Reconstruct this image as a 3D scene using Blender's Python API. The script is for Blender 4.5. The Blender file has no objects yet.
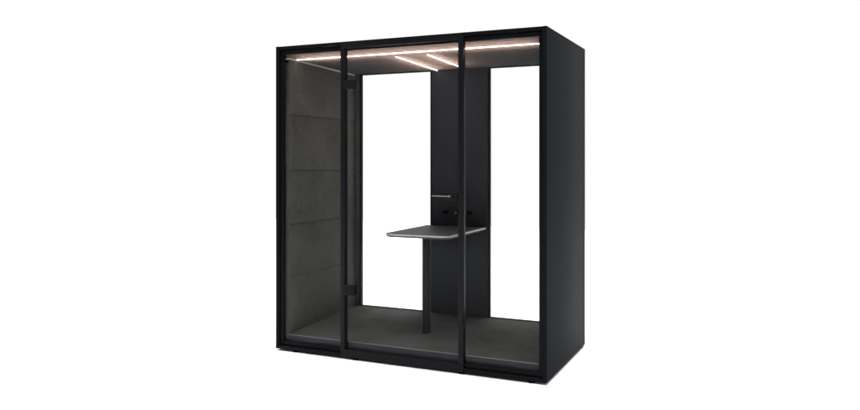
import bpy, bmesh, math
from mathutils import Vector

SC = bpy.context.scene
COL = SC.collection
W, D, H = 2.12, 1.103, 2.30          # outside size of the pod
R = math.radians

# ---------------------------------------------------------------- materials
def new_mat(name):
    m = bpy.data.materials.new(name); m.use_nodes = True
    nt = m.node_tree; nt.nodes.clear()
    out = nt.nodes.new('ShaderNodeOutputMaterial')
    return m, nt, out

def paint(name, col, rough=0.5, spec=0.3, var=0.12, vscale=3.0, grain=900.0, bump=0.05, metal=0.0, fine=0.0, fine_scale=60.0):
    m, nt, out = new_mat(name)
    b = nt.nodes.new('ShaderNodeBsdfPrincipled')
    nt.links.new(b.outputs[0], out.inputs[0])
    b.inputs['Specular IOR Level'].default_value = spec
    b.inputs['Metallic'].default_value = metal
    tc = nt.nodes.new('ShaderNodeTexCoord')
    n1 = nt.nodes.new('ShaderNodeTexNoise'); n1.inputs['Scale'].default_value = vscale; n1.inputs['Detail'].default_value = 6
    n1.inputs['Roughness'].default_value = 0.6
    nt.links.new(tc.outputs['Object'], n1.inputs['Vector'])
    n3 = nt.nodes.new('ShaderNodeTexNoise'); n3.inputs['Scale'].default_value = fine_scale; n3.inputs['Detail'].default_value = 4
    nt.links.new(tc.outputs['Object'], n3.inputs['Vector'])
    mr = nt.nodes.new('ShaderNodeMapRange'); mr.inputs[1].default_value = .3; mr.inputs[2].default_value = .7
    mr.inputs[3].default_value = 1 - var; mr.inputs[4].default_value = 1 + var
    nt.links.new(n1.outputs['Fac'], mr.inputs[0])
    mf = nt.nodes.new('ShaderNodeMapRange'); mf.inputs[1].default_value = .3; mf.inputs[2].default_value = .7
    mf.inputs[3].default_value = 1 - fine; mf.inputs[4].default_value = 1 + fine
    nt.links.new(n3.outputs['Fac'], mf.inputs[0])
    mu = nt.nodes.new('ShaderNodeMath'); mu.operation = 'MULTIPLY'
    nt.links.new(mr.outputs[0], mu.inputs[0]); nt.links.new(mf.outputs[0], mu.inputs[1])
    vm = nt.nodes.new('ShaderNodeVectorMath'); vm.operation = 'SCALE'
    vm.inputs[0].default_value = col
    nt.links.new(mu.outputs[0], vm.inputs['Scale'])
    nt.links.new(vm.outputs[0], b.inputs['Base Color'])
    rr = nt.nodes.new('ShaderNodeMapRange'); rr.inputs[3].default_value = max(0, rough - .06); rr.inputs[4].default_value = min(1, rough + .06)
    nt.links.new(n1.outputs['Fac'], rr.inputs[0]); nt.links.new(rr.outputs[0], b.inputs['Roughness'])
    n2 = nt.nodes.new('ShaderNodeTexNoise'); n2.inputs['Scale'].default_value = grain; n2.inputs['Detail'].default_value = 2
    nt.links.new(tc.outputs['Object'], n2.inputs['Vector'])
    bp = nt.nodes.new('ShaderNodeBump'); bp.inputs['Strength'].default_value = bump; bp.inputs['Distance'].default_value = .002
    nt.links.new(n2.outputs['Fac'], bp.inputs['Height']); nt.links.new(bp.outputs[0], b.inputs['Normal'])
    return m

M = {}
M['shell']  = paint('charcoal powder coat', (.0056, .0070, .0092), .65, .035, .14, 1.6, 300, .02)
M['frame']  = paint('black powder coat', (.0044, .0050, .0062), .50, .06, .10, 4, 300, .015)
M['post']   = paint('satin black coat', (.0056, .0063, .0074), .45, .10, .10, 4, 300, .015)
M['rubber'] = paint('black rubber', (.004, .004, .0045), .7, .15, .05)
M['felt']   = paint('dark grey felt', (.076, .076, .070), .95, .03, .16, 3.0, 500, .5, fine=.10, fine_scale=45)
M['carpet'] = paint('dark grey carpet', (.074, .074, .071), .97, .03, .20, 3.2, 350, .7, fine=.14, fine_scale=40)
M['ceiling']= paint('ceiling board', (.048, .050, .051), .9, .0, .05, 3.0, 900, .1)
m, nt, out = new_mat('ceiling with added glow')
d = nt.nodes.new('ShaderNodeBsdfDiffuse'); d.inputs[0].default_value = (.040, .042, .045, 1)
t = nt.nodes.new('ShaderNodeBsdfTranslucent'); t.inputs[0].default_value = (.10, .10, .10, 1)  # ceiling made translucent so the added emitters glow through it
ad = nt.nodes.new('ShaderNodeAddShader')
nt.links.new(d.outputs[0], ad.inputs[0]); nt.links.new(t.outputs[0], ad.inputs[1]); nt.links.new(ad.outputs[0], out.inputs[0]); M['lens'] = m
M['column'] = paint('column panel', (.036, .0385, .047), .65, .12, .08, 4.0, 800, .12)
M['trim']   = paint('anodised trim and lit line', (.34, .325, .31), .5, .3, .05, 8.0)  # strip profile, and pale colour for the lit line on the walls
M['lip']    = paint('edge trim', (.16, .16, .155), .5, .3, .05, 8.0)
M['steel']  = paint('brushed steel', (.27, .27, .27), .4, .5, .05, 20.0, metal=1.0)
M['top']    = paint('desk laminate', (.080, .083, .088), .55, .15, .10, 5.0, 700, .05)
M['edge']   = paint('desk edge', (.52, .46, .43), .45, .4, .06, 9.0)
M['leg']    = paint('desk leg coat', (.009, .0105, .013), .45, .15, .06, 6.0)
M['ground'] = paint('white studio floor', (.90, .90, .90), .9, .02, .004, .7, 60, .0)

def emitter(key, name, col, strength):
    m, nt, out = new_mat(name)
    e = nt.nodes.new('ShaderNodeEmission'); e.inputs[0].default_value = (*col, 1); e.inputs[1].default_value = strength
    nt.links.new(e.outputs[0], out.inputs[0]); M[key] = m
emitter('led', 'led diffuser', (1, .80, .69), 15.0)
emitter('halo_line', 'added halo emitter', (1, .66, .52), 92.0)  # added unseen emitter, makes the warm halo around each strip
emitter('halo_panel', 'added halo panel', (1, .64, .50), 1.3)  # added unseen panel, spreads the halo wider

m, nt, out = new_mat('clear glass')
tr = nt.nodes.new('ShaderNodeBsdfTransparent'); tr.inputs[0].default_value = (.993, .994, .992, 1)
gl = nt.nodes.new('ShaderNodeBsdfGlossy'); gl.inputs['Roughness'].default_value = 0.01
fr = nt.nodes.new('ShaderNodeFresnel'); fr.inputs[0].default_value = 1.14
mx = nt.nodes.new('ShaderNodeMixShader')
ge = nt.nodes.new('ShaderNodeNewGeometry'); inv = nt.nodes.new('ShaderNodeMath'); inv.operation = 'SUBTRACT'; inv.inputs[0].default_value = 1
mm = nt.nodes.new('ShaderNodeMath'); mm.operation = 'MULTIPLY'
nt.links.new(ge.outputs['Backfacing'], inv.inputs[1]); nt.links.new(inv.outputs[0], mm.inputs[0]); nt.links.new(fr.outputs[0], mm.inputs[1])
nt.links.new(mm.outputs[0], mx.inputs[0]); nt.links.new(tr.outputs[0], mx.inputs[1]); nt.links.new(gl.outputs[0], mx.inputs[2])
nt.links.new(mx.outputs[0], out.inputs[0]); M['glass'] = m

# ---------------------------------------------------------------- mesh helpers
def box(bm, x0, x1, y0, y1, z0, z1, bev=.0015, seg=2):
    t = bmesh.new()
    bmesh.ops.create_cube(t, size=1)
    for v in t.verts:
        v.co = Vector((x0 + (v.co.x + .5) * (x1 - x0), y0 + (v.co.y + .5) * (y1 - y0), z0 + (v.co.z + .5) * (z1 - z0)))
    if bev:
        bmesh.ops.bevel(t, geom=t.edges[:], offset=bev, segments=seg, affect='EDGES', profile=.5)
    me = bpy.data.meshes.new('tmp'); t.to_mesh(me); t.free(); bm.from_mesh(me); bpy.data.meshes.remove(me)

def cyl(bm, p0, p1, r0, r1=None, seg=32, bev=.0):
    r1 = r0 if r1 is None else r1
    p0, p1 = Vector(p0), Vector(p1); d = p1 - p0
    t = bmesh.new()
    bmesh.ops.create_cone(t, cap_ends=True, segments=seg, radius1=r0, radius2=r1, depth=d.length)
    if bev:
        es = [e for e in t.edges if e.is_manifold and e.calc_face_angle(0) > 1]
        bmesh.ops.bevel(t, geom=es, offset=bev, segments=2, affect='EDGES', profile=.5)
    q = Vector((0, 0, 1)).rotation_difference(d.normalized())
    for v in t.verts: v.co = q @ v.co + (p0 + p1) / 2
    me = bpy.data.meshes.new('tmp'); t.to_mesh(me); t.free(); bm.from_mesh(me); bpy.data.meshes.remove(me)

def obj(name, bm, mat, parent=None, origin=None, smooth=True):
    bmesh.ops.recalc_face_normals(bm, faces=bm.faces)
    me = bpy.data.meshes.new(name)
    if origin is not None:
        for v in bm.verts: v.co -= Vector(origin)
    bm.to_mesh(me); bm.free(); me.materials.append(M[mat])
    if smooth:
        me.shade_smooth()
        me.set_sharp_from_angle(angle=R(35))
    o = bpy.data.objects.new(name, me); COL.objects.link(o)
    if parent is not None: o.parent = parent
    return o

def boxes(name, mat, parent, *bs, bev=.0015):
    bm = bmesh.new()
    for b in bs: box(bm, *b, bev=bev)
    return obj(name, bm, mat, parent)

def empty(name, label, cat):
    o = bpy.data.objects.new(name, None); COL.objects.link(o)
    o.empty_display_size = .2
    o['label'] = label; o['category'] = cat
    return o

# ---------------------------------------------------------------- the studio floor
GZ = -.014
bm = bmesh.new()
bmesh.ops.create_grid(bm, x_segments=8, y_segments=8, size=8.6)
for v in bm.verts: v.co += Vector((1.0, 2.0, GZ))
g = obj('ground', bm, 'ground'); g['kind'] = 'structure'

# ---------------------------------------------------------------- the pod
pod = empty('office_pod', 'tall black framed glass office pod with glowing ceiling strips', 'office pod')
S = .028                              # shell thickness
boxes('side_wall', 'shell', pod, (0, S, 0, D, 0, H), bev=.002)
boxes('side_wall', 'shell', pod, (W - S, W, 0, D, 0, H), bev=.002)
boxes('roof', 'frame', pod, (S, W - S, .001, D - .001, H - .025, H - .001))
boxes('base', 'frame', pod, (S, W - S, .001, D - .001, .001, .026))

FZ = .118
FF, FB = .104, .145                    # floor height at the front and at the back
def floor_z(y): return FF + (FB - FF) * (y - .056) / (1.06 - .056)
bm = bmesh.new(); box(bm, .0805, W - .0655, .056, 1.0595, .028, FF, .002)
for v in bm.verts:
    if v.co.z > .08: v.co.z += floor_z(v.co.y) - FF
obj('floor_panel', bm, 'carpet', pod)
boxes('plinth', 'column', pod, (S + .036, W - S - .036, .0515, .0555, .028, .0995))
boxes('floor_trim', 'lip', pod, (S + .036, W - S - .036, .0515, .0555, .1000, .1052), bev=.001)

CZ = 2.238
LZ = 2.203
# ceiling sheet, translucent to show the added halo, its front edge turned up to the header
def ceil_z(y): return 2.222 - .026 * y / 1.06
prof = [(.050, 2.246), (.095, 2.2325), (.125, 2.2225), (.145, 2.2190)] + [(y, ceil_z(y)) for y in (.18, .4, .7, 1.0595)]
bm = bmesh.new()
ra = [bm.verts.new((S + .003, y, z)) for y, z in prof]; rb = [bm.verts.new((W - S - .003, y, z)) for y, z in prof]
for k in range(len(prof) - 1): bm.faces.new((ra[k], ra[k + 1], rb[k + 1], rb[k]))
obj('ceiling_glow_sheet', bm, 'lens', pod)
boxes('ceiling_board', 'frame', pod, (S + .003, W - S - .003, .048, 1.058, 2.2725, H - .0255), bev=.001)
boxes('header', 'frame', pod, (S + .003, W - S - .003, .0445, .0495, 2.240, H - .028), bev=0)
boxes('wall_lining', 'felt', pod, (S + .001, .0730, .061, 1.055, .029, 2.181))
boxes('wall_lining', 'felt', pod, (W - .0550, W - S - .001, .061, 1.055, .029, 2.181))
# felt lined left wall: five boards with open joints
seams = [.030, .537, .937, 1.3525, 1.784, 2.184]
def board(x0, x1, z0, z1, top):
    bm = bmesh.new(); box(bm, x0, x1, .060, 1.056, z0 + .0029, z1 - .0029, .0015)
    if top:
        for v in bm.verts:
            if v.co.z > z1 - .01: v.co.z += ceil_z(v.co.y) - ceil_z(1.056)
    obj('acoustic_panel', bm, 'felt', pod)
for x0, x1 in ((.0735, .080), (W - .065, W - .0555)):
    for i in range(5): board(x0, x1, seams[i], seams[i + 1], i == 4)
for x0, x1 in ((.045, .0815), (W - .0665, W - .045)):
    bm = bmesh.new(); box(bm, x0, x1, .062, 1.056, 0, .0125, .001)
    for v in bm.verts: v.co.z += ceil_z(v.co.y) - .0135
    obj('wall_lit_line', bm, 'trim', pod)  # lit line along the wall top, put into a pale strip

# back wall
YB = 1.060
boxes('back_panel', 'felt', pod, (S + .001, .1240, YB + .001, D - .002, .028, H - .028))
boxes('back_panel', 'felt', pod, (1.9955, W - S - .001, YB + .001, D - .002, .028, H - .028))
col = boxes('back_panel', 'column', pod, (.8225, 1.3345, YB - .004, D - .002, .028, H - .028))
def back_window(x0, x1):
    boxes('header', 'frame', pod, (x0 + .0003, x1 - .0003, YB + .0045, D - .003, 2.1900, H - .028))
    f = boxes('window', 'frame', pod,
              (x0 - .010, x0, YB, D - .003, .03, H - .03),
              (x1, x1 + .010, YB, D - .003, .03, H - .03),
              (x0, x1, YB, D - .003, 2.188, 2.1895),
              (x0, x1, YB, D - .003, .03, .1485), bev=.001)
    boxes('pane', 'glass', f, (x0 - .004, x1 + .004, YB + .018, YB + .028, .146, 2.192), bev=0)
back_window(.1345, .812)
back_window(1.345, 1.985)

# front: portal of the door bay, flush with the shell
px0, px1, qx0, qx1 = .5745, .611, 1.5035, 1.541
boxes('door_frame', 'post', pod,
      (px0, px1, -.001, .042, .0555, 2.2515), (qx0, qx1, -.001, .042, .0555, 2.2515),
      (px0, qx1, -.001, .046, 2.2515, 2.2985), (px0, qx1, -.001, .046, .0018, .0555))
# fixed glazing either side
def fixed_glazing(x0, x1, fx):
    bars = [(x0, x1, .016, .044, 2.238, 2.269), (x0, x1, .016, .044, .030, .060)]
    bars.append((fx[0], fx[1], .016, .044, .060, 2.238))
    f = boxes('glazing_frame', 'frame', pod, *bars)
    boxes('pane', 'glass', f, (x0 + .001, x1 - .001, .024, .034, .056, 2.242), bev=0)
fixed_glazing(S + .003, px0, (S + .003, .060))
fixed_glazing(qx1, W - S - .003, (2.064, W - S - .003))

# door leaf
door = boxes('door', 'glass', pod, (.6165, 1.4985, .018, .028, .0615, 2.2455), bev=0)
door['label'] = 'frameless clear glass door leaf'
for z0, z1 in ((1.952, 2.018), (.455, .526)):
    bm = bmesh.new()
    box(bm, .601, .688, -.010, .016, z0, z1, .002)
    box(bm, .613, .688, .0285, .044, z0, z1, .002)
    cyl(bm, (.613, .010, z0 - .003), (.613, .010, z1 + .003), .0085)
    obj('hinge', bm, 'rubber', door)
boxes('lock_case', 'rubber', door, (1.374, 1.4995, -.004, .017, 1.161, 1.214), (1.374, 1.4995, .0285, .046, 1.161, 1.214), bev=.002)
bm = bmesh.new()
cyl(bm, (1.462, -.004, 1.190), (1.462, -.020, 1.190), .012, .012, 32, .001)
obj('rose', bm, 'rubber', door)
bm = bmesh.new()
cyl(bm, (1.455, -.012, 1.190), (1.455, -.042, 1.190), .0065)
box(bm, 1.328, 1.462, -.047, -.037, 1.1875, 1.1935, .002, 3)
obj('door_handle', bm, 'steel', door)
boxes('seal', 'rubber', door, (.6125, .6160, .016, .032, .0615, 2.2455), (1.499, 1.5025, .016, .032, .0615, 2.2455), bev=0)

# ceiling light strips
def strip(x0, x1, y0, y1, board_w):
    # slim surface profile; added unseen tube and panel make the halo through the ceiling
    along_x = (x1 - x0) > (y1 - y0)
    def follow(bm, off):
        for v in bm.verts: v.co.z += (ceil_z((y0 + y1) / 2) if along_x else ceil_z(v.co.y)) + off
        return bm
    bm = bmesh.new(); box(bm, x0, x1, y0, y1, 0, .004, .0004)
    h = obj('light_strip', follow(bm, -.0045), 'trim', pod)
    bm = bmesh.new()
    e = .003 if along_x else .0012; f = .0012 if along_x else .003
    box(bm, x0 + e, x1 - e, y0 + f, y1 - f, 0, .003, .0008)
    obj('diffuser', follow(bm, -.0078), 'led', h)
    bm = bmesh.new(); c = ((x0 + x1) / 2, (y0 + y1) / 2)
    if along_x: cyl(bm, (x0 + .03, c[1] + .032, 2.260), (x1 - .03, c[1] + .032, 2.260), .005, seg=12)
    else:       cyl(bm, (c[0], y0 + .03, 2.262), (c[0], y1 - .03, 2.262), .005, seg=12)
    obj('halo_tube', bm, 'halo_line', h)
    if along_x: b = (x0 + .04, x1 - .04, .160, c[1] + board_w / 2)
    else:       b = (c[0] - board_w / 2, c[0] + board_w / 2, y0 + .04, y1 - .04)
    zt = 2.2722 if along_x else 2.2700
    boxes('halo_board', 'halo_panel', h, (*b, zt - .001, zt), bev=0)
strip(.088, 2.028, .142, .154, .32)
strip(.878, .888, .285, 1.045, .12)
strip(1.135, 1.145, .290, .925, .12)

# coat pegs on the back panel above the desk
for x in (.962, 1.068, 1.178):
    bm = bmesh.new()
    cyl(bm, (x, YB - .003, .999), (x, YB - .010, .999), .017, .017, 32, .001)
    cyl(bm, (x, YB - .010, .999), (x, YB - .030, .999), .008)
    cyl(bm, (x, YB - .030, .999), (x, YB - .053, .999), .013, .013, 32, .002)
    p = obj('coat_peg', bm, 'rubber', pod)
    if x == 1.068:
        bm = bmesh.new(); cyl(bm, (x, YB - .0532, .999), (x, YB - .0545, .999), .009)
        obj('cap', bm, 'steel', p)

# levelling feet
for x in (.167, .689, 1.520, 2.010):
    for y in (.024, 1.060):
        bm = bmesh.new()
        cyl(bm, (x, y, GZ), (x, y, GZ + .005), .024, .022)
        cyl(bm, (x, y, GZ + .005), (x, y, .001), .010)
        obj('foot', bm, 'rubber', pod)

# ---------------------------------------------------------------- the desk inside
desk = empty('desk', 'narrow dark desk with pale edge on one round leg inside the pod', 'desk')
dx0, dx1, dy0, dy1, dz = .782, 1.318, .262, 1.052, .885
def outline(inset, r):
    x0, x1, y0, y1 = dx0 + inset, dx1 - inset, dy0 + inset, dy1
    pts = []
    for cx_, cy_, a0 in ((x1 - r, y0 + r, -90), (x0 + r, y0 + r, 180)):
        arc = [(cx_ + r * math.cos(R(a0 + 90 * k / 14)), cy_ + r * math.sin(R(a0 + 90 * k / 14))) for k in range(15)]
        if a0 == -90: first = arc
        else: second = arc
    return second + first + [(x1, y1), (x0, y1)]
def slab(layers):
    bm = bmesh.new(); rings = []
    for inset, r, z in layers:
        rings.append([bm.verts.new((x, y, z)) for x, y in outline(inset, r)])
    n = len(rings[0])
    for a, b in zip(rings[:-1], rings[1:]):
        for i in range(n): bm.faces.new((a[i], a[(i + 1) % n], b[(i + 1) % n], b[i]))
    bm.faces.new(rings[0][::-1]); bm.faces.new(rings[-1])
    return bm
board = obj('tabletop', slab([(.012, .060, dz - .026), (.003, .066, dz - .0165), (.003, .066, dz - .001), (.004, .065, dz)]), 'top', desk)
obj('edge_band', slab([(.0035, .0665, dz - .0135), (.0, .07, dz - .0120), (.0, .07, dz - .0022), (.0012, .069, dz - .0012)]), 'edge', board)
LX, LY = 1.050, .472
bm = bmesh.new()
cyl(bm, (LX, LY, FZ + .003), (LX, LY, dz - .030), .0335, seg=48)
leg = obj('leg', bm, 'leg', desk)
bm = bmesh.new(); cyl(bm, (LX, LY, FZ - .004), (LX, LY, FZ + .004), .0355, seg=48, bev=.001); obj('foot_ring', bm, 'rubber', leg)
boxes('bracket', 'leg', desk, (.95, 1.136, .39, .55, dz - .031, dz - .0262))
boxes('wall_rail', 'leg', desk, (.86, 1.24, 1.035, 1.055, dz - .060, dz - .0262))

# ---------------------------------------------------------------- white surround and added overhead light
w = bpy.data.worlds.new('World'); SC.world = w; w.use_nodes = True
nt = w.node_tree; bg = nt.nodes['Background']
tc = nt.nodes.new('ShaderNodeTexCoord'); sp = nt.nodes.new('ShaderNodeSeparateXYZ')
nt.links.new(tc.outputs['Generated'], sp.inputs[0])
mr = nt.nodes.new('ShaderNodeMapRange'); mr.interpolation_type = 'SMOOTHSTEP'
mr.inputs[1].default_value = -.75; mr.inputs[2].default_value = -.05; mr.inputs[3].default_value = .22; mr.inputs[4].default_value = 1.09
nt.links.new(sp.outputs[1], mr.inputs[0]); nt.links.new(mr.outputs[0], bg.inputs['Strength'])
bg.inputs[0].default_value = (1, 1, 1, 1)

L = bpy.data.lights.new('added_floor_light', 'AREA'); L.shape = 'SQUARE'; L.size = 20  # added lamp out of view, lifts the floor to plain white
L.energy = 1900; L.spread = R(50)
lo = bpy.data.objects.new('added_floor_light', L); COL.objects.link(lo); lo.location = (1, 2, 9)

# ---------------------------------------------------------------- camera
cam = bpy.data.cameras.new('camera'); co = bpy.data.objects.new('camera', cam); COL.objects.link(co)
co.location = (3.3965, -4.600, 1.4356)
co.rotation_euler = (R(90), 0, .4287)
cam.sensor_fit = 'HORIZONTAL'; cam.sensor_width = 36
cam.lens = 36 * 733.11 / 860
cam.shift_y = -(205 - 160.07) / 860
cam.clip_start = .05; cam.clip_end = 500
SC.camera = co

SC.view_settings.view_transform = 'Standard'; SC.view_settings.look = 'None'
SC.view_settings.gamma = 1; SC.view_settings.exposure = 0
SC.render.engine = 'CYCLES'
SC.cycles.use_denoising = True
SC.cycles.max_bounces = 10; SC.cycles.diffuse_bounces = 6; SC.cycles.transparent_max_bounces = 16
